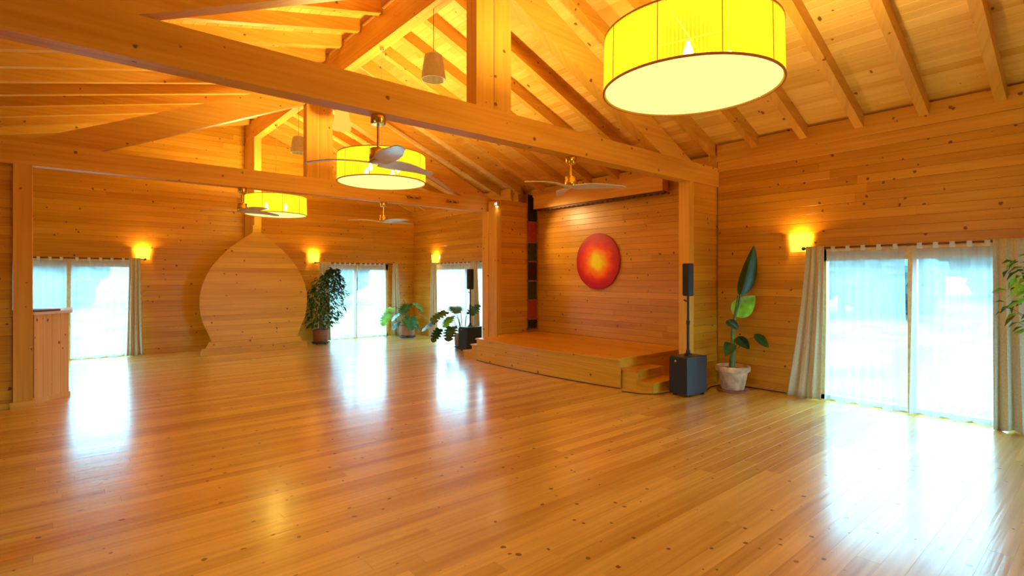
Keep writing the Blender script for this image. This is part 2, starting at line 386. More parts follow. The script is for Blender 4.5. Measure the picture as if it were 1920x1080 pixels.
# trusses
def truss(name, y0, y1, xl, label):
    r = MB().box(xl, XR+.0, y0, y1, ZB0, ZB1, tone=.55).build(name, 'beam_X'); tag(r, label, kind='structure')
    for a, b, t in ((3.13, 3.352, .5), (3.358, 3.58, .62)):
        MB().box(a, b, y0+.004, y1-.004, ZB1, 5.30, tone=t).build('king_post', 'beam_Z', r)
    for s in (-1, 1):
        X = lambda d: 3.345+s*d      # d: distance from the ridge
        lo = lambda d: 3.39+.45*(3.0-d)
        poly = [(X(.235), lo(.235)), (X(3.0), 3.39), (X(3.81), 3.39), (X(.235), lo(.235)+.365)]
        MB().prism(poly if s > 0 else poly[::-1], 'Y', y0+.012, y1-.012).build('top_chord', 'beam_X', r)
    MB().box(XR+.001, XB+.25, y0+.03, y1, ZB0, 3.64, tone=.3).build('end_block', 'beam_X', r)
    MB().box(-.52, -.34, y0, y1, 0, ZB0, tone=.45).build('post', 'beam_Z', r)
    MB().box(-.545, -.325, y0-.02, y1+.02, 0, .085).build('post_base', 'beam_X', r)
    return r
truss('roof_truss_near', YN0, YN1, XL+.02, 'heavy pine roof truss nearest the camera')
truss('roof_truss_far', YF0, YF1, XL+.02, 'heavy pine roof truss at the far end of the stage')
for yy in (-.66,):
    truss('roof_truss_back', yy-.09, yy+.09, XL+.02, 'heavy pine roof truss behind the camera')
# header box over the stage back wall; dark scalloped strip stands for its shadow
hd = MB().box(7.93, 8.10, 5.30, 8.62, 3.19, 3.47, tone=.75).build('stage_header', 'beam_Y'); tag(hd, 'pine header beam above the stage with its scalloped shadow as a dark strip', kind='structure')
sc = MB(); n = 26
for i in range(n):
    a = 5.32+i*(3.28/n); b = a+3.28/n; poly = [(a, 3.19)]+[(a+(b-a)*t/6, 3.19-.022-.022*math.sin(PI*t/6)) for t in range(7)]+[(b, 3.19)]
    sc.prism(poly, 'X', 8.0, 8.08)
sc.build('scalloped_shadow', 'rod_wood', hd)
MB().box(8.0, XB, YN1, 8.76, 3.47, 3.64).build('top_plate', 'beam_Y', hd)
# ------------------------------------------------------------------ terrace doors
def terrace_door(i, axis, face, sign, o, label, mull):
    u0, u1, z0, z1 = o
    def bx(m, ua, ub, d0, d1, za, zb):
        a, b = sorted((face-sign*d0, face-sign*d1))
        return m.box(ua, ub, a, b, za, zb) if axis == 'X' else m.box(a, b, ua, ub, za, zb)
    f = MB()
    bx(f, u0, u0+.075, .03, .13, z0, z1); bx(f, u1-.075, u1, .03, .13, z0, z1); bx(f, u0, u1, .03, .13, z1-.16, z1); bx(f, u0, u1, .03, .13, z0, z0+.06)
    root = f.build('window_%d' % i, 'frame'); tag(root, label, kind='structure')
    m = MB(); bx(m, mull-.045, mull+.045, .035, .12, z0+.06, z1-.16); m.build('mullion', 'frame', root)
    for a, b in ((u0+.075, mull-.045), (mull+.045, u1-.075)):
        g = MB(); bx(g, a, b, .075, .081, z0+.06, z1-.16); g.build('pane', 'glass', root)
terrace_door(1, 'Y', XR, -1, W_NEAR, 'wide sliding terrace door nearest the camera', 1.75)
terrace_door(2, 'Y', XR, -1, W_FARR, 'sliding terrace door behind the far loudspeaker', 11.23)
terrace_door(3, 'X', YFAR, -1, W_LEFT, 'sliding terrace door behind the bar counter', .03)
terrace_door(4, 'X', YFAR, -1, W_RIGHT, 'sliding terrace door beside the leafy ficus', 6.1)
k = 5  # the remaining doors are out of view, added to bring in daylight
for o in DL: terrace_door(k, 'Y', XL, 1, o, 'unseen sliding terrace door added in the left wall for daylight', (o[0]+o[1])/2); k += 1
for o in DB: terrace_door(k, 'X', YB, 1, o, 'unseen sliding terrace door added behind the camera for daylight', (o[0]+o[1])/2); k += 1
# ------------------------------------------------------------------ outside
g = MB(); n = 24
for i in range(n+1):
    for j in range(n+1):
        x = -60+130*i/n; yy = -50+130*j/n; d = max(0, max(x-12, yy-18)); g.v.append((x, yy, -.25+.06*d+.15*math.sin(x*.7)*math.cos(yy*.6))); g.t.append(.5)
g.f = [(i*(n+1)+j, (i+1)*(n+1)+j, (i+1)*(n+1)+j+1, i*(n+1)+j+1) for i in range(n) for j in range(n)]
tag(g.build('ground_outside', 'grass', smooth=True), 'sunlit meadow outside the terrace doors', kind='structure')
def blob_tree(name, loc, r, h, label, group):
    root = empty(name, loc); tag(root, label, 'tree', group)
    MB().tube([(0, 0, -.6), (0, 0, h*.5), (.1, 0, h*.8)], [.14, .11, .05]).build('trunk', 'bark', root)
    m = MB(); rnd = random.Random(int(loc[0]*7+loc[1]*13) & 255)
    for q in range(16):
        rr = r*rnd.uniform(.24, .5); c = Vector((rnd.uniform(-.8, .8)*r, rnd.uniform(-.8, .8)*r, rr*.6+(h-rr)*rnd.random()**1.2)); vs = []; fs = []; a_, b_ = 12, 18; p1, p2 = rnd.uniform(0, 6), rnd.uniform(0, 6)
        for i in range(a_+1):
            for j in range(b_):
                t = PI*i/a_; p = 2*PI*j/b_; k_ = rr*(1+.10*math.sin(5*p+p1+3*t)+.09*math.sin(7*t+p2+2*p)+rnd.uniform(-.07, .07)); vs.append(c+Vector((math.sin(t)*math.cos(p), math.sin(t)*math.sin(p), math.cos(t)*.85))*k_)
        for i in range(a_):
            for j in range(b_): fs.append((i*b_+j, (i+1)*b_+j, (i+1)*b_+(j+1) % b_, i*b_+(j+1) % b_))
        m.add(vs, fs)
    m.build('crown', 'tree_leaf', root)
for x, yy, r, h, lab in ((22, 7.0, 2.6, 3.6, 'broad pale tree seen through left half of nearest terrace door'), (29, 3.6, 2.4, 3.9, 'pale tree seen through right half of nearest terrace door'),
                         (9.5, 29, 3.2, 2.3, 'pale low tree beyond the terrace door beside the ficus'), (-2.5, 31, 3.4, 2.3, 'pale low tree beyond the terrace door behind the bar')):
    d = max(0, max(x-12, yy-18)); blob_tree('garden_tree', (x, yy, -.25+.06*d), r, h, lab, 'trees outside the doors')

# ------------------------------------------------------------------ stage
st = empty('stage', (6.25, 6.7, 0)); tag(st, 'low curved pine stage with steps at both ends under the red disc', 'stage')
def fx(yv): t = (yv-6.72)/1.78; return 6.185+.10*t*t+(.02 if yv < 6.7 else -.0)*t*t     # curved front
OX, OY = 6.25, 6.7
Ys = [4.95+(8.52-4.95)*i/28 for i in range(29)]
SH = .45
def curve_strip(z0, z1, d0, d1):
    m = MB(); vs = []
    for yv in Ys:
        for d, z in ((d0, z0), (d0, z1), (d1, z1), (d1, z0)): vs.append((fx(yv)+d-OX, yv-OY, z))
    n = len(Ys); f = [(4*i+a, 4*i+(a+1) % 4, 4*i+4+(a+1) % 4, 4*i+4+a) for i in range(n-1) for a in range(4)]+[(0, 1, 2, 3), (4*n-1, 4*n-2, 4*n-3, 4*n-4)]
    return m.add(vs, f)
for i in range(4):
    curve_strip(.012+i*.102, .012+(i+1)*.102-.0015, random.uniform(-.001, .001), .02).build('front_board', 'stage_Y', st, smooth=False)
curve_strip(0, .014, -.012, .02).build('skirting', 'rod_wood', st)
poly = [(fx(yv)-.035-OX, yv-OY) for yv in Ys]+[(7.0-OX, 8.52-OY), (7.0-OX, 8.74-OY), (XB-.01-OX, 8.74-OY), (XB-.01-OX, 4.95-OY)]
MB().prism(poly, 'Z', SH-.028, SH, tone=.6).build('deck', 'stage_Y', st)
MB().box(fx(4.95)+.02-OX, XB-.01-OX, 4.97-OY, 4.99-OY, 0, SH-.028).build('side_panel', 'stage_X', st)
MB().box(fx(8.5)+.02-OX, 6.96-OX, 8.47-OY, 8.49-OY, 0, SH-.028).build('side_panel', 'stage_X', st)
def steps(y0, dy, xa, xb):
    for i, h in enumerate((.30, .15)):
        a, b = sorted((y0+dy*i, y0+dy*(i+1)))
        s_ = MB().box(xa-.02-OX, xb-OX, a-OY-(.02 if dy < 0 else 0), b-OY+(.02 if dy > 0 else 0), h-.028, h).build('tread', 'stage_X', st)
        for q in (xa, xb-.045):
            MB().box(q-OX, q+.03-OX, a-OY, b-OY, 0, h-.028).build('step_cheek', 'stage_Y', s_)
        r_ = (b-.02, b) if dy > 0 else (a, a+.02)
        MB().box(xa+.03-OX, xb-.045-OX, r_[0]-OY, r_[1]-OY, 0, h-.028).build('riser', 'stage_X', s_)
steps(4.95, -.262, 6.36, 7.03); steps(8.52, .27, 6.36, 6.95)

# ------------------------------------------------------------------ lotus-bud board in front of the far wall
YS = 12.90
sp = empty('lotus_board', (3.30, YS, 0)); tag(sp, 'tall bud-shaped pine board on a stepped plinth before the far wall', 'wall board')
prof = [(0.0, 1.075), (.06, 1.09), (.12, 1.09), (.15, 1.02), (.21, .98), (.245, .93), (.27, .905), (.40, .945), (.55, 1.01), (.72, 1.075), (.90, 1.115), (1.10, 1.132), (1.30, 1.125), (1.50, 1.085), (1.70, 1.01), (1.90, .905), (2.10, .76), (2.28, .60), (2.45, .41), (2.57, .25), (2.66, .12), (2.70, .08), (2.86, .078)]
def half(z):
    for (z0, h0), (z1, h1) in zip(prof, prof[1:]):
        if z0 <= z <= z1: return h0+(h1-h0)*(z-z0)/(z1-z0)
    return prof[-1][1]
def bud_rows(z0, z1, y0, y1, name, hw=half, step=BH):
    z = z0
    while z < z1-1e-4:
        zb = min(z+step, z1); q = [z+(zb-z)*i/4 for i in range(5)]; g_ = .0007
        q[0] += g_; q[-1] -= g_
        pl = [(hw(a), a) for a in q]+[(-hw(a), a) for a in q[::-1]]
        MB().prism(pl, 'Y', y0+random.uniform(-.0012, .0012), y1).build(name, 'stage_X', sp); z = zb
bud_rows(.27, 2.86, 0, .045, 'board')
bud_rows(.001, .13, -.09, .04, 'plinth_board', hw=lambda z: 1.115-.5*max(0, z-.06)**1 , step=.13)
bud_rows(.13, .27, -.05, .04, 'plinth_board', hw=lambda z: 1.02-.55*(z-.13), step=.14)
for q in (-.5, .4): MB().box(q, q+.1, .045, .9, 0, .05).build('foot', 'stage_Y', sp)
MB().box(-.07, .07, .045, .10, .3, 2.8).build('backing_post', 'stage_Z', sp)

# ------------------------------------------------------------------ red disc
disc = MB(); vs = []; fs = []; R_ = .565; n = 64
rings = [(0, .032), (.12, .032), (.24, .031), (.36, .030), (.46, .028), (.53, .025), (R_, .018), (R_, 0)]
pl = [(r, z) for r, z in rings]
disc.lathe([(max(r, 1e-4), z) for r, z in pl][::-1], n)
do = disc.build('sun_disc', 'sun_disc', None, smooth=True); do.location = (XB-.012, 6.98, 1.995); do.rotation_euler = (0, -PI/2, 0)
tag(do, 'round glossy red disc with yellow centre on stage wall', 'wall art')

# ------------------------------------------------------------------ fabric strip in the stage corner
fs_ = empty('fabric_hanging', (8.0, 8.735, .50)); tag(fs_, 'tall narrow hanging of red, green and dark cloth squares in stage corner', 'wall hanging')
zt = 3.02; cols = ['night', 'rust', 'moss', 'maroon', 'moss', 'rust', 'night']; hs = [.62, .46, .43, .43, .43, .43, .22]
for c_, h_ in zip(cols, hs):
    MB().box(-.135, .135, -.008, 0, zt-h_+.03, zt).build('cloth_square', c_, fs_)
    MB().box(-.155, .155, -.014, .004, zt-h_, zt-h_+.03).build('slat', 'rail_wood', fs_); zt -= h_

# ------------------------------------------------------------------ column loudspeakers
def speaker(loc, rz, label):
    r = empty('column_loudspeaker', loc, rz); tag(r, label, 'loudspeaker', 'column loudspeakers beside the stage')
    MB().box(-.21, .23, -.15, .15, .03, .555).build('subwoofer_cabinet', 'cabinet', r, bevel=.012)
    MB().prism([(-.15, .045), (.15, .045), (.15, .54), (-.15, .54)], 'X', -.226, -.212).build('grille', 'grille', r, bevel=.006)
    MB().lathe([(.013, 0), (.013, .006)], 12).build('badge', 'yellow_badge', r, loc=(-.229, .04, .49)).rotation_euler = (0, PI/2, 0)
    for x, y in ((-.16, -.11), (-.16, .11), (.18, -.11), (.18, .11)): MB().lathe([(.02, 0), (.024, .03)], 10, (x, y, 0)).build('foot', 'black', r)
    MB().lathe([(.055, .555), (.055, .575), (.03, .59), (.03, .63)], 16).build('pole_socket', 'black', r)
    MB().lathe([(.019, .60), (.019, 1.02), (.016, 1.03), (.016, 1.42)], 12).build('pole', 'black', r)
    MB().lathe([(.026, 1.0), (.026, 1.05)], 12).build('clamp_collar', 'black', r); MB().tube([(0, .012, 1.32), (0, .07, 1.34)], .012).build('clamp_knob', 'black', r)
    MB().box(-.055, .065, -.052, .052, 1.40, 1.865).build('column_cabinet', 'black', r, bevel=.015)
    MB().box(-.066, -.056, -.047, .047, 1.41, 1.855).build('column_grille', 'grille', r, bevel=.004)
    return r
speaker((6.745, 4.085, 0), math.radians(-6), 'black column loudspeaker standing right of the stage steps')
speaker((7.02, 9.76, 0), math.radians(4), 'black column loudspeaker beyond the stage before the far terrace door')

# ------------------------------------------------------------------ curtains
def sheet(u0t, u1t, u0b, u1b, z0, z1, plane, axis, sgn, amp, folds, nz=14, ph=0., gather=None, swell=0.):
    m = MB(); nu = max(24, int(folds*10)); vs = []
    for j in range(nz+1):
        t = j/nz; e = t**1.3
        a = u0t+(u0b-u0t)*e; b = u1t+(u1b-u1t)*e; z = z1+(z0-z1)*t
        for i in range(nu+1):
            s_ = i/nu; d = amp*(.55+.45*t)*(math.sin(2*PI*folds*s_+ph+.5*math.sin(3*t+ph))+.35*math.sin(2*PI*folds*2.3*s_+2+ph))+swell*math.sin(PI*s_)*t
            u = a+(b-a)*s_; zz = z+(.012*math.sin(2*PI*folds*.5*s_+ph) if j == nz else 0)
            vs.append((u, plane-sgn*0+d, zz) if axis == 'X' else (plane+d, u, zz))
    f = [(j*(nu+1)+i, j*(nu+1)+i+1, (j+1)*(nu+1)+i+1, (j+1)*(nu+1)+i) for j in range(nz) for i in range(nu)]
    return m.add(vs, f)
def rod(axis, plane, u0, u1, z, brk, label):
    P = lambda u, d=0, zz=z: (u, plane+d, zz) if axis == 'X' else (plane+d, u, zz)
    r = MB().tube([P(u0), P(u1)], .013, 10).build('curtain_rod', 'rod_wood', None, smooth=True); tag(r, label, 'curtain rod', 'curtain rods over the doors')
    for u, s_ in ((u0, -1), (u1, 1)): MB().tube([P(u), P(u+s_*.015), P(u+s_*.035), P(u+s_*.05)], [.013, .024, .024, .008], 10).build('finial', 'rod_wood', r, smooth=True)
    for u in brk: MB().tube([P(u, -.002), P(u, .05), P(u, .118)], [.018, .012, .012], 8).build('bracket', 'rod_wood', r)
def sheer(axis, plane, a, b, z1, lt, la, lb, tabs=6, folds=7, ph=0.):
    o = sheet(a, b, la, lb, .015, z1-.045, plane+.022, axis, 1, .016, folds, 16, ph).build('sheer_curtain', 'sheer', None, smooth=True); tag(o, lt, 'curtain', 'white sheer curtains')
    for i in range(tabs):
        u = a+(b-a)*(i+.5)/tabs; m = MB(); w_ = .024; lo = z1-.05; hi = z1+.019
        lp = [(-.019, lo), (-.019, hi), (.019, hi), (.019, lo), (.016, lo), (.016, hi-.003), (-.016, hi-.003), (-.016, lo)]
        m.prism([(plane+p, q) for p, q in lp], axis, u-w_, u+w_)
        m.build('tab', 'tab', o)
def drape(axis, plane, a, b, la, lb, z1, label, folds=3.5, amp=.028, ph=0.):
    plane -= .055; amp *= .85
    o = sheet(a, b, la, lb, .012, z1+.02, plane, axis, 1, amp, folds, 18, ph).build('drape_curtain', 'drape', None, smooth=True); tag(o, label, 'curtain', 'beige side curtains')
    so = o.modifiers.new('thickness', 'SOLIDIFY'); so.thickness = .004; so.offset = 0
RZ = 2.06; px = XR-.11; py = YFAR-.11
rod('Y', px, .72, 2.92, RZ, (1.76, 2.88), 'dark curtain rod over the nearest terrace door')
sheer('Y', px, 1.80, 2.66, RZ, 'white sheer curtain on left half of the nearest terrace door', 1.765, 2.69, 5, ph=.3)
sheer('Y', px, .96, 1.72, RZ, 'white sheer curtain on right half of the nearest terrace door', .94, 1.755, 5, ph=1.4)
drape('Y', px-.03, 2.66, 2.88, 2.70, 3.14, RZ, 'beige drape flaring out left of the nearest terrace door', 3.0, .035)
drape('Y', px-.03, .42, .98, .30, .975, RZ, 'wide beige drape right of the nearest terrace door', 5.5, .035, 1.)
rod('Y', px, 10.0, 12.62, RZ, (11.2,), 'dark curtain rod over the door behind the far loudspeaker')
sheer('Y', px, 11.25, 12.3, RZ, 'white sheer curtain behind monstera, left half of far right door', 11.24, 12.3, 6)
sheer('Y', px, 10.2, 11.2, RZ, 'white sheer curtain nearer the stage on far right door', 10.2, 11.22, 6, ph=2)
drape('Y', px-.03, 12.3, 12.56, 12.26, 12.66, RZ, 'beige drape left of far right door beside corner monstera', 3, .03)
drape('Y', px-.03, 10.42, 10.70, 10.30, 10.68, RZ, 'beige drape behind the far column loudspeaker', 3, .03)
rod('X', py, -1.0, 1.26, RZ, (.03,), 'dark curtain rod over the door behind the bar')
sheer('X', py, -.85, .0, RZ, 'white sheer curtain above the bar counter, left half of door', -.85, -.02, 5)
sheer('X', py, .06, 1.0, RZ, 'white sheer curtain right of the bar counter', .05, .98, 5, ph=1)
drape('X', py-.03, 1.00, 1.20, .96, 1.25, RZ, 'beige drape right of the door behind the bar', 3, .03)
rod('X', py, 4.96, 7.28, RZ, (6.1,), 'dark curtain rod over the door beside the ficus')
sheer('X', py, 5.25, 6.08, RZ, 'white sheer curtain behind the ficus leaves', 5.2, 6.06, 6)
sheer('X', py, 6.12, 6.95, RZ, 'white sheer curtain on right half of the ficus door', 6.1, 6.98, 6, ph=2)
drape('X', py-.03, 5.02, 5.28, 4.98, 5.32, RZ, 'beige drape hanging behind the ficus tree', 3, .03)
drape('X', py-.03, 7.12, 7.28, 7.08, 7.42, RZ, 'beige drape between ficus door and corner monstera', 3, .03)

# ------------------------------------------------------------------ lamps
def point(name, parent, loc, watts, col, r=.05):
    d = bpy.data.lights.new(name, 'POINT'); d.energy = watts; d.color = col; d.shadow_soft_size = r
    o = bpy.data.objects.new(name, d); C.objects.link(o); o.parent = parent; o.location = loc; return o
DR, DH = .60, .375
def drum_lamp(y, label):
    r = empty('drum_pendant', (3.36, y, 2.985)); tag(r, label, 'pendant lamp', 'yellow drum pendants along the ridge')
    n = 320; m = MB(); vs = []
    for z in (0, DH/2, DH):
        for k_ in range(n):
            a = 2*PI*k_/n; rr = DR+(.0035 if k_ % 2 else -.0035)-.008*(z/DH); vs.append((rr*math.cos(a), rr*math.sin(a), z))
    m.add(vs, [(j*n+k_, j*n+(k_+1) % n, (j+1)*n+(k_+1) % n, (j+1)*n+k_) for j in range(2) for k_ in range(n)]); m.t = [float(k_ % 2) for j in range(3) for k_ in range(n)]; m.build('shade', 'shade_lit', r)
    for k_ in range(10):
        a = 2*PI*(k_+.35)/10; MB().tube([(DR*1.007*math.cos(a), DR*1.007*math.sin(a), .0), ((DR-.002)*math.cos(a), (DR-.002)*math.sin(a), DH)], .0028, 6).build('seam', 'seam', r)
    for z, rr, nm in ((0.0, DR+.002, 'lower_ring'), (DH, DR-.006, 'upper_ring')):
        MB().lathe([(rr-.006, z-.006), (rr+.006, z-.006), (rr+.006, z+.006), (rr-.006, z+.006)], 72, closed=True).build(nm, 'seam', r)
    MB().lathe([(1e-4, .006), (DR-.012, .006), (DR-.012, .012), (1e-4, .012)], 64).build('diffuser', 'diffuser_lit', r)
    for k_ in range(4):
        a = 2*PI*k_/4+.5; b_ = MB().lathe([(1e-4, -.055), (.026, -.04), (.034, -.015), (.026, .015), (.014, .04), (.014, .06)], 14, (.26*math.cos(a), .26*math.sin(a), .17)).build('bulb', 'bulb_lit', r, smooth=True)
    for q in (0, PI/2): MB().tube([(-DR*.98*math.cos(q+.3), -DR*.98*math.sin(q+.3), DH-.012), (DR*.98*math.cos(q+.3), DR*.98*math.sin(q+.3), DH-.012)], .005, 6).build('spoke', 'seam', r)
    MB().tube([(0, 0, DH-.012), (0, 0, 1.90)], .004, 6).build('wire', 'steel', r)
    MB().lathe([(.006, 1.855), (.028, 1.865), (.034, 1.89), (.034, 1.915)], 14).build('ceiling_rose', 'steel', r, smooth=True)
    point('bulb_light', r, (0, 0, .21), 340, (1, .80, .30), .12)
for y_, l_ in ((2.02, 'huge yellow pleated drum lamp nearest the camera'), (6.78, 'yellow pleated drum lamp in the middle behind the grey fan'), (11.64, 'yellow pleated drum lamp farthest away above the bud-shaped board')): drum_lamp(y_, l_)
def bucket(y, label, mt='pendant_cloth'):
    r = empty('small_pendant', (3.37, y, 4.04)); tag(r, label, 'pendant lamp', 'small cloth pendants under the ridge')
    n = 48; m = MB(); vs = []; pf = [(.143, 0), (.138, .06), (.118, .2), (.104, .29), (.07, .315), (.02, .322)]
    for q, (rr, z) in enumerate(pf):
        for k_ in range(n):
            a = 2*PI*k_/n; k2 = 1+(.025 if k_ % 4 < 2 else -.02)*(1 if q < 4 else .3); vs.append((rr*k2*math.cos(a), rr*k2*math.sin(a), z))
    m.add(vs, [(j*n+k_, j*n+(k_+1) % n, (j+1)*n+(k_+1) % n, (j+1)*n+k_) for j in range(len(pf)-1) for k_ in range(n)]); so = m.build('shade', mt, r)
    md = so.modifiers.new('thickness', 'SOLIDIFY'); md.thickness = .004
    MB().tube([(0, 0, .31), (0, 0, .86)], .004, 6).build('cord', 'rod_wood', r)
    MB().lathe([(1e-4, .10), (.03, .12), (.036, .15), (.02, .2), (.02, .3)], 14).build('bulb', 'counter_white', r, smooth=True)
bucket(5.44, 'beige cloth pendant left of the near king post'); bucket(8.21, 'lit yellow cloth pendant right of the far king post', 'pendant_lit'); bucket(10.27, 'cloth pendant left of the far king post')
def sconce(loc, rz, label, watts=16):
    """back on the wall; local -y points into the room"""
    r = empty('wall_sconce', loc, rz); tag(r, label, 'wall lamp', 'lit cloth wall sconces')
    n = 20; vs = []; pf = [(.125, 0), (.135, .12), (.148, .25)]
    for rr, z in pf:
        for k_ in range(n+1):
            a = PI*k_/n; vs.append((rr*math.cos(a), -.015-rr*.85*math.sin(a), z))
    so = MB().add(vs, [(j*(n+1)+k_, j*(n+1)+k_+1, (j+1)*(n+1)+k_+1, (j+1)*(n+1)+k_) for j in range(2) for k_ in range(n)]).build('shade', 'sconce_lit', r, smooth=True)
    MB().box(-.05, .05, -.012, 0, .06, .19).build('backplate', 'brass', r)
    MB().tube([(0, -.01, .1), (0, -.06, .1), (0, -.06, .12)], .008, 8).build('arm', 'brass', r)
    MB().lathe([(1e-4, .1), (.02, .11), (.024, .14), (.012, .17)], 12, (0, -.06, .02)).build('bulb', 'bulb_lit', r, smooth=True)
    point('sconce_light', r, (0, -.065, .20), watts, (1, .50, .10), .03)
sconce((XR, 3.02, 2.02), PI/2*3, 'glowing cloth sconce left of the nearest terrace door')
sconce((XR, 12.60, 2.06), PI/2*3, 'glowing cloth sconce above drape on far right wall')
sconce((1.25, YFAR, 2.06), 0, 'glowing cloth sconce right of the door behind the bar')
sconce((4.93, YFAR, 2.06), 0, 'glowing cloth sconce above the ficus tree')
# spotlight at the stage corner
sl = empty('spotlight', (6.95, 8.70, 3.22)); tag(sl, 'small bright spotlight at top of the stage cross wall', 'spotlight')
MB().lathe([(.03, -.05), (.045, .03), (.045, .05), (.02, .06)], 16).build('housing', 'steel', sl, smooth=True)
MB().lathe([(1e-4, -.056), (.026, -.054), (.026, -.05)], 16).build('lens', 'spot_lit', sl)
MB().lathe([(1e-4, -.02), (.018, -.012), (.018, .012), (1e-4, .02)], 12, (-.05, -.02, 0)).build('bulb', 'spot_lit', sl, smooth=True)
MB().tube([(0, 0, .05), (0, .05, .06)], .01).build('bracket', 'steel', sl)
d_ = bpy.data.lights.new('spot_light', 'SPOT'); d_.energy = 75; d_.color = (1, .70, .28); d_.spot_size = math.radians(75); d_.spot_blend = .7; d_.shadow_soft_size = .03
o_ = bpy.data.objects.new('spot_light', d_); C.objects.link(o_); o_.parent = sl; o_.location = (-.02, -.06, -.10); o_.rotation_euler = Vector((1.2, -1.1, -.75)).to_track_quat('-Z', 'Y').to_euler()
# six small unlit spots on the far tie beam
for gi, (xc, zc, txt) in enumerate(((5.18, 3.235, 'nearer the drum lamp'), (6.08, 3.235, 'nearer the stage'))):
    r = empty('spot_bar', (xc, YF0, zc)); tag(r, 'small bar of three unlit spots on far beam, %s' % txt, 'spotlight', 'spot bars on the far beam')
    MB().box(-.13, .13, -.018, 0, -.012, .012).build('bar', 'rod_wood', r)
    for q in (-.12, 0, .12):
        MB().lathe([(1e-4, -.03), (.024, -.02), (.03, .01), (.018, .03), (1e-4, .034)], 12, (q, -.05, 0)).build('spot_head', 'terracotta', r, smooth=True)

# ------------------------------------------------------------------ ceiling fans
def fan(x, y, zm, angs, label, bl, pitch=-12, R0=.66):
    r = empty('ceiling_fan', (x, y, ZB0)); tag(r, label, 'ceiling fan', 'three-bladed fans under the tie beams')
    h = ZB0-zm
    MB().lathe([(.062, 0), (.066, -.01), (.066, -.075), (.058, -.085), (.015, -.087)][::-1], 24).build('canopy', 'brass', r, smooth=True)
    MB().tube([(0, 0, -.08), (0, 0, -h+.08)], .012, 10).build('downrod', 'brass', r, smooth=True)
    MB().lathe([(.02, -h-.03), (.07, -h-.028), (.078, -h-.01), (.078, -h+.03), (.07, -h+.04), (.07, -h+.085), (.04, -h+.095), (.015, -h+.10)], 24).build('motor', 'brass', r, smooth=True)
    MB().lathe([(1e-4, -h-.048), (.06, -h-.044), (.085, -h-.034), (.06, -h-.026)], 24).build('hub', bl, r, smooth=True)
    for k_, a in enumerate(angs):
        a = math.radians(a); d = Vector((math.cos(a), math.sin(a), 0)); s_ = Vector((-math.sin(a), math.cos(a), 0)); top = []; N_ = 14; vs = []
        for i in range(N_+1):
            t = i/N_; rr = .04+(R0-.04)*t; wd = (.055+.035*math.sin(PI*min(1, t*1.25)))*(1-.35*t)+.012; wd *= 1 if t < .93 else (1-(t-.93)/.07*.55)
            pt = math.radians(pitch*(1-.45*t)); sag = .02*math.sin(PI*t)
            c = d*rr+s_*(.035*math.sin(PI*t*.9))+Vector((0, 0, -h-.036+sag))
            e1 = s_*math.cos(pt)+Vector((0, 0, math.sin(pt)))
            nrm = Vector((0, 0, 1))
            for q, th in ((-1, -.004), (0, -.007), (1, -.004), (1, .004), (0, .007), (-1, .004)): vs.append(c+e1*wd*q+nrm*th)
        f = [(6*i+q, 6*i+(q+1) % 6, 6*i+6+(q+1) % 6, 6*i+6+q) for i in range(N_) for q in range(6)]+[(0, 1, 2, 3, 4, 5), tuple(range(6*N_, 6*N_+6))[::-1]]
        MB().add(vs, f).build('blade', bl, r, smooth=True)
fan(2.11, 4.33, 2.715, (138, 258, 12), 'grey-bladed ceiling fan in front of the middle drum lamp', 'blade_grey', -14)
fan(4.59, 4.33, 2.775, (55, 172, -40), 'brass ceiling fan with pale blades in front of the stage', 'blade')
fan(2.145, 9.21, 2.76, (20, 140, -75), 'brass ceiling fan overlapping the farthest drum lamp', 'blade')
fan(4.60, 9.21, 2.76, (165, 285, 5), 'brass ceiling fan with white blades before the far corner', 'blade')

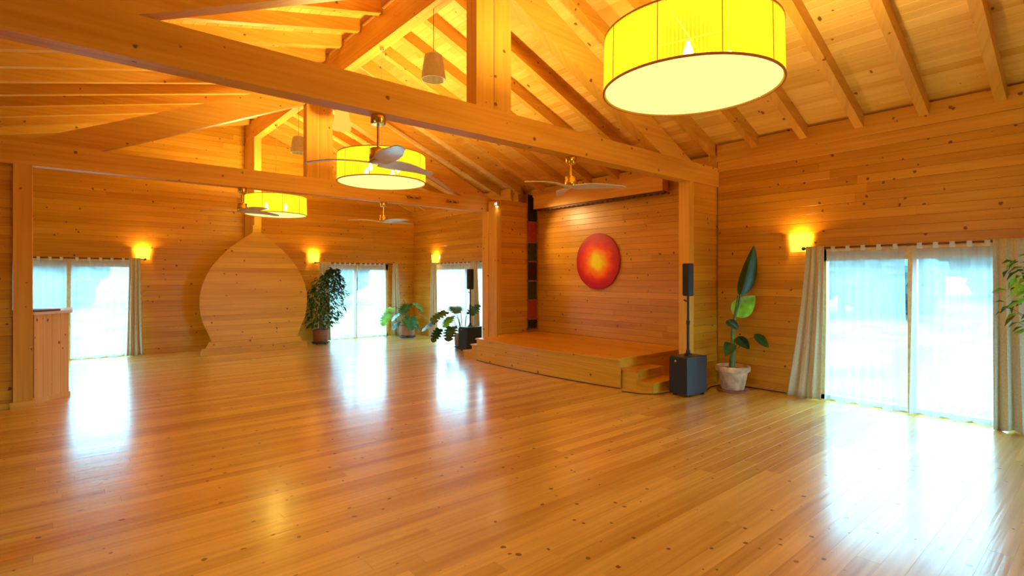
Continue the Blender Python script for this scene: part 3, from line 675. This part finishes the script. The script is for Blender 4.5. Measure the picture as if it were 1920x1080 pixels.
# ------------------------------------------------------------------ plants
def soil_pot(r, prof, mat, n=28):
    MB().lathe(prof, n).build('pot', mat, r, smooth=True)
def leaf_card(m, base, d, up, ln, wd, fold=.25, droop=.15):
    d = d.normalized(); s_ = d.cross(up).normalized(); n_ = s_.cross(d).normalized()
    p = [base, base+d*ln*.45+s_*wd/2+n_*fold*wd, base+d*ln*.5, base+d*ln*.45-s_*wd/2+n_*fold*wd, base+d*ln-Vector((0, 0, droop*ln))]
    m.add(p, [(0, 1, 2), (0, 2, 3), (1, 4, 2), (2, 4, 3)])
def ficus(loc, label, H, R0, zlo, n_leaf, ls, seed, mats, lean=(0, 0), stretch=1.0, pot=True, dolly=True, flat=1.0):
    r = empty('potted_ficus', loc); tag(r, label, 'potted plant'); rnd = random.Random(seed)
    soil_pot(r, [(.001, .06), (.16, .06), (.175, .09), (.195, .33), (.205, .34), (.205, .37), (.188, .37), (.18, .345), (.001, .345)] if dolly else [(.001, 0), (.17, 0), (.21, .32), (.22, .33), (.22, .36), (.20, .36), (.19, .335), (.001, .335)], 'brown_pot')
    MB().lathe([(.001, .345), (.182, .345), (.182, .352), (.001, .356)], 24).build('soil', 'soil', r)
    if dolly:
        dd = MB().lathe([(.001, .035), (.215, .035), (.215, .062), (.001, .062)], 28).build('plant_dolly', 'black', r)
        for k_ in range(5):
            a = 2*PI*k_/5; MB().lathe([(1e-4, 0), (.018, .004), (.022, .018), (.016, .036)], 10, (.17*math.cos(a), .17*math.sin(a), 0)).build('caster', 'black', dd)
    tr = MB(); tips = []
    for k_ in range(5):
        a = 2*PI*k_/5+rnd.random(); q = [(0.03*math.cos(a), .03*math.sin(a), .35)]
        for i in range(1, 7):
            t = i/6; q.append((lean[0]*t*t+.20*R0*2*t*math.cos(a+.5*t)*1.0, lean[1]*t*t+.2*R0*2*t*math.sin(a+.5*t), .35+(H-.5)*t))
        tr.tube(q, [.013*(1-.8*i/6) for i in range(7)], 6); tips += q[2:]
    fol = [MB() for _ in mats]
    for k_ in range(n_leaf):
        t = rnd.random()**.8; z = zlo+(H-zlo)*t
        env = R0*(math.sin(PI*min(1, .22+.72*t))**.8)*(1.0 if t < .8 else 1-(t-.8)*2.2)
        a = rnd.uniform(0, 2*PI); q = env*math.sqrt(rnd.uniform(.05, 1))
        a = a+0; cl = .12*math.sin(5*a+9*t*PI)
        c = Vector((lean[0]*t*t+(q+cl*env)*math.cos(a)*stretch, lean[1]*t*t+(q+cl*env)*math.sin(a)*flat, z))
        d = Vector((math.cos(a)+rnd.uniform(-.7, .7), math.sin(a)+rnd.uniform(-.7, .7), rnd.uniform(-1.1, .25)))
        l_ = ls*rnd.uniform(.7, 1.3); leaf_card(rnd.choice(fol), c, d, Vector((rnd.uniform(-.5, .5), rnd.uniform(-.5, .5), 1)), l_, l_*.5)
        if k_ % 9 == 0: tr.tube([c, c*.72+Vector((lean[0]*t*t*.28, lean[1]*t*t*.28, z*.28-.08))], .003, 4)
    tr.build('stems', 'bark', r)
    for f_, mt in zip(fol, mats):
        o = f_.build('foliage', mt, r); o['kind'] = 'stuff'
ficus((4.88, 13.22, 0), 'bushy green ficus in brown pot on a black wheeled dolly', 1.90, .50, .42, 1500, .105, 3, ('leaf_dark', 'leaf_mid'), lean=(.34, -.02), stretch=1.08, flat=.52)
ficus((7.0, .345, 0), 'bright green ficus sprigs at the right edge before the wide drape', 1.98, .46, 1.1, 340, .105, 11, ('leaf_bright', 'leaf_mid'), lean=(-.17, .14), dolly=False)
def monstera_leaf(rt, c, d, roll, size, mat, slit=True):
    """c: leaf base; d: direction of the midrib"""
    d = d.normalized(); up = Vector((0, 0, 1)); s_ = d.cross(up).normalized(); n_ = s_.cross(d).normalized()
    s_, n_ = s_*math.cos(roll)+n_*math.sin(roll), n_*math.cos(roll)-s_*math.sin(roll)
    out = []; n = 24
    for side in (1, -1):
        pts = []
        for i in range(n+1):
            t = i/n; ang = PI*(1-t)*.93
            wd = .52*math.sin(PI*(t*.86+.10))**.75; ln = -.14+1.14*t**1.05
            k_ = .36 if (slit and i % 4 in (2, 3) and 3 < i < n-2) else 1.0
            if i == 0: wd, ln = 0.04, -.04
            if i == n: wd, ln = 0, 1.0
            pts.append((wd*k_, ln-(.06 if k_ < 1 else 0)))
        out.append(pts)
    vs = [c+d*size*t/n+n_*size*(-.18*(t/n)**2) for t in range(n+1)]
    fs = []
    m = MB()
    for side, pts in zip((1, -1), out):
        b = len(vs)
        for w_, l_ in pts: vs.append(c+s_*side*w_*size+d*l_*size+n_*size*(.10*w_-.30*w_*w_-.18*max(l_, 0)**2))
        for i in range(n): fs.append((i, i+1, b+i+1, b+i))
    m.add(vs, fs); return m.build('leaf', mat, rt)
def monstera(loc, label, leaves, potted=True, mat='terracotta'):
    r = empty('potted_monstera', loc); tag(r, label, 'potted plant')
    MB().lathe([(.001, .05), (.19, .05), (.215, .08), (.215, .30), (.225, .31), (.225, .335), (.2, .335), (.195, .31), (.001, .31)], 28).build('pot', mat, r, smooth=True)
    MB().lathe([(.001, .02), (.23, .02), (.23, .055), (.001, .055)], 28).build('plant_tray', 'cabinet', r)
    MB().lathe([(.20, 0), (.20, .022)], 16).build('tray_base', 'black', r)
    MB().lathe([(.001, .31), (.198, .31), (.001, .318)], 24).build('soil', 'soil', r)
    for (x, y, z, az, el, size, roll, mt) in leaves:
        c = Vector((x, y, z)); d = Vector((math.cos(az)*math.cos(el), math.sin(az)*math.cos(el), math.sin(el)))
        MB().tube([(x*.1, y*.1, .31), (x*.35, y*.35, .31+(z-.31)*.75+.05), (x*.8, y*.8, z+.04), c], [.011, .009, .007, .006], 6).build('leaf_stalk', 'stem', r)
        monstera_leaf(r, c, d, roll, size, mt)
cl = Vector((-.6464, -.763, 0)); rt_ = Vector((.763, -.6464, 0))      # towards the camera / to the right, as seen from the room
def pl(a, b, z, da, db, el, size, roll, mt):      # a: metres to the right, b: metres towards the room
    p = rt_*a+cl*b; d = rt_*da+cl*db; return (p.x, p.y, z, math.atan2(d.y, d.x), el, size, roll, mt)
monstera((7.30, 13.18, 0), 'glossy monstera in terracotta pot standing in the far corner', [
    pl(.12, .22, .58, .3, .8, -.75, .42, .1, 'monstera_green'), pl(.02, .05, .92, -.2, .6, -.55, .40, 0, 'monstera_green'), pl(.22, .0, .95, .7, .5, -.5, .36, .2, 'monstera_green'),
    pl(-.16, .15, .72, -.7, .6, -.6, .36, -.1, 'monstera_green'), pl(-.50, .2, .66, -.5, .6, -.95, .36, .3, 'leaf_bright'), pl(-.38, .25, .84, -.4, .7, -.5, .28, .2, 'leaf_bright'),
    pl(.42, -.05, .60, .9, .2, -.4, .30, .2, 'monstera_green'), pl(-.12, -.02, 1.0, -.5, .4, -.3, .30, -.3, 'leaf_bright'), pl(.22, .2, .44, .8, .5, -.7, .3, .2, 'leaf_dark'), pl(-.18, .28, .44, -.6, .8, -.6, .28, 0, 'leaf_dark')])
monstera((7.20, 10.28, 0), 'deep-cut monstera leaning out behind the far loudspeaker', [
    pl(-.42, .1, .86, -.6, .4, -.35, .42, .2, 'monstera_green'), pl(-.62, .15, .66, -.9, .3, -.45, .42, .1, 'leaf_dark'), pl(-.2, .0, .98, .1, .5, -.2, .40, 0, 'leaf_mid'), pl(-.55, .2, .46, -.7, .5, -.9, .34, .3, 'leaf_dark'),
    pl(.16, .0, .80, .5, .2, .9, .34, .5, 'leaf_mid'), pl(-.25, .3, .52, -.3, .8, -.9, .36, 0, 'leaf_dark'), pl(-.30, .1, .74, -.3, .8, -.5, .36, -.2, 'leaf_bright')])
# strelitzia
r = empty('potted_strelitzia', (7.46, 3.79, 0)); tag(r, 'tall bird-of-paradise plant with one upright leaf in weathered clay pot', 'potted plant')
MB().lathe([(.001, .03), (.15, .03), (.155, .04), (.205, .29), (.235, .30), (.242, .33), (.238, .37), (.215, .372), (.205, .33), (.001, .325)], 32).build('pot', 'old_pot', r, smooth=True)
MB().lathe([(.001, 0), (.20, 0), (.225, .03), (.215, .035), (.19, .018), (.001, .018)], 32).build('saucer', 'terracotta', r, smooth=True)
MB().lathe([(.001, .325), (.207, .325), (.001, .34)], 24).build('soil', 'soil', r)
def Q(a, z, b=0): return rt_*a+cl*b+Vector((0, 0, z))
MB().tube([Q(-.01, .33), Q(0, .6), Q(.0, .9), Q(.04, 1.16), Q(.08, 1.4)], [.045, .035, .024, .018, .014], 10).build('stalk', 'stem', r, smooth=True)
MB().tube([Q(.01, .33), Q(-.005, .7), Q(.01, 1.0), Q(.10, 1.33), Q(.11, 1.42)], [.02, .018, .016, .013, .01], 8).build('stalk', 'leaf_mid', r, smooth=True)
MB().tube([Q(.02, .60), Q(.08, .72), Q(.13, .74)], .006, 6).tube([Q(0, .55), Q(.2, .75), Q(.33, .79)], .006, 6).tube([Q(0, .5), Q(-.07, .64), Q(-.11, .66)], .006, 6).build('leaf_stalks', 'stem', r)
def blade_leaf(base, tip, side, wd, mat, fold=.35, n=12, asym=1.0, belly=.45):
    base, tip, side = Vector(base), Vector(tip), Vector(side).normalized(); ax = tip-base; nrm = ax.cross(side).normalized(); vs = []
    for i in range(n+1):
        t = i/n; w_ = wd*(math.sin(PI*t**(.70 if belly < .5 else 1))**.8 if 0 < t < 1 else .0)
        c = base+ax*t+nrm*.05*math.sin(PI*t)*ax.length
        vs += [c-side*w_*.5*asym+nrm*w_*fold, c-side*w_*.25*asym+nrm*w_*fold*.35, c, c+side*w_*.25+nrm*w_*fold*.35, c+side*w_*.5+nrm*w_*fold]
    o = MB().add(vs, [(5*i+q, 5*i+q+1, 5*i+6+q, 5*i+5+q) for i in range(n) for q in range(4)]).build('leaf', mat, r, smooth=True)
    return o
blade_leaf(Q(.11, 1.38), Q(.31, 2.14), rt_*.9+cl*.35, .30, 'leaf_dark', asym=.55)
blade_leaf(Q(.02, 1.10), Q(.27, 1.40, .12), rt_*.6+cl*.2-Vector((0, 0, .55)), .30, 'leaf_bright', fold=.1)
blade_leaf(Q(.07, .80), Q(.20, .62, .1), rt_+cl*.5+Vector((0, 0, .6)), .16, 'leaf_dark')
blade_leaf(Q(.31, .83), Q(.50, .64, .05), rt_+Vector((0, 0, 1)), .13, 'leaf_dark')
blade_leaf(Q(-.06, .71), Q(-.15, .52, .1), rt_+Vector((0, 0, -.3)), .19, 'leaf_dark')
blade_leaf(Q(-.09, 1.03), Q(.04, .90, .1), rt_+Vector((0, 0, .6)), .13, 'leaf_dark')

# ------------------------------------------------------------------ bar counter
bc = empty('bar_counter', (-.33, 9.36, 0)); tag(bc, 'pine bar counter with white top peeking out behind the left post', 'counter')
A = Vector((0, -.02)); Bv = Vector((.35, .32)); dv = (Bv-A).normalized(); nv = Vector((dv.y, -dv.x)); ln = (Bv-A).length
MB().prism([(-.0, .0), (.33, .32), (.33, 1.2), (-1.6, 1.2), (-1.6, .0)], 'Z', .0, 1.17).build('body', 'pale_Z', bc)
nb = 4
for i in range(nb):
    a = A+dv*(ln*i/nb+.0015); b = A+dv*(ln*(i+1)/nb-.0015)
    MB().prism([tuple(a), tuple(b), tuple(b+nv*-.02), tuple(a+nv*-.02)], 'Z', .06, 1.17).build('cladding_board', 'pale_Z', bc)
a, b = A+nv*.012, Bv+nv*.012+dv*.012
MB().prism([tuple(a), tuple(b), tuple(b-nv*.02), tuple(a-nv*.02)], 'Z', 0, .06).build('kick_strip', 'pale_Z', bc)
a, b = A+nv*.03-dv*.02, Bv+nv*.03+dv*.03
MB().prism([tuple(a), tuple(b), (.39, 1.22), (-1.6, 1.22), (-1.6, a.y)], 'Z', 1.17, 1.205).build('countertop', 'counter_white', bc)
tr_ = MB().box(-.22, .06, -.16, .16, 0, .025).build('serving_tray', 'tray', None, bevel=.006, loc=(-.22, 9.62, 1.206)); tr_.rotation_euler.z = PI/4
tag(tr_, 'flat dark tray lying on the white bar top', 'tray')
# ------------------------------------------------------------------ cable
cb = MB().tube([(6.80, 4.22, .012), (6.62, 4.33, .006), (6.40, 4.36, .006), (6.25, 4.52, .006), (6.16, 4.80, .006)], .006, 6).build('speaker_cable', 'cable', None, smooth=True); tag(cb, 'thin black cable looping on floor beside the stage steps', 'cable')
cb = MB().tube([(6.98, 4.06, .03), (7.10, 4.02, .008), (7.45, 4.13, .008), (7.80, 4.08, .010), (7.85, 3.7, .010), (7.85, 3.2, .010)], .007, 6).build('wall_cable', 'cable', None, smooth=True); tag(cb, 'black cable running along wall behind the clay pot', 'cable')
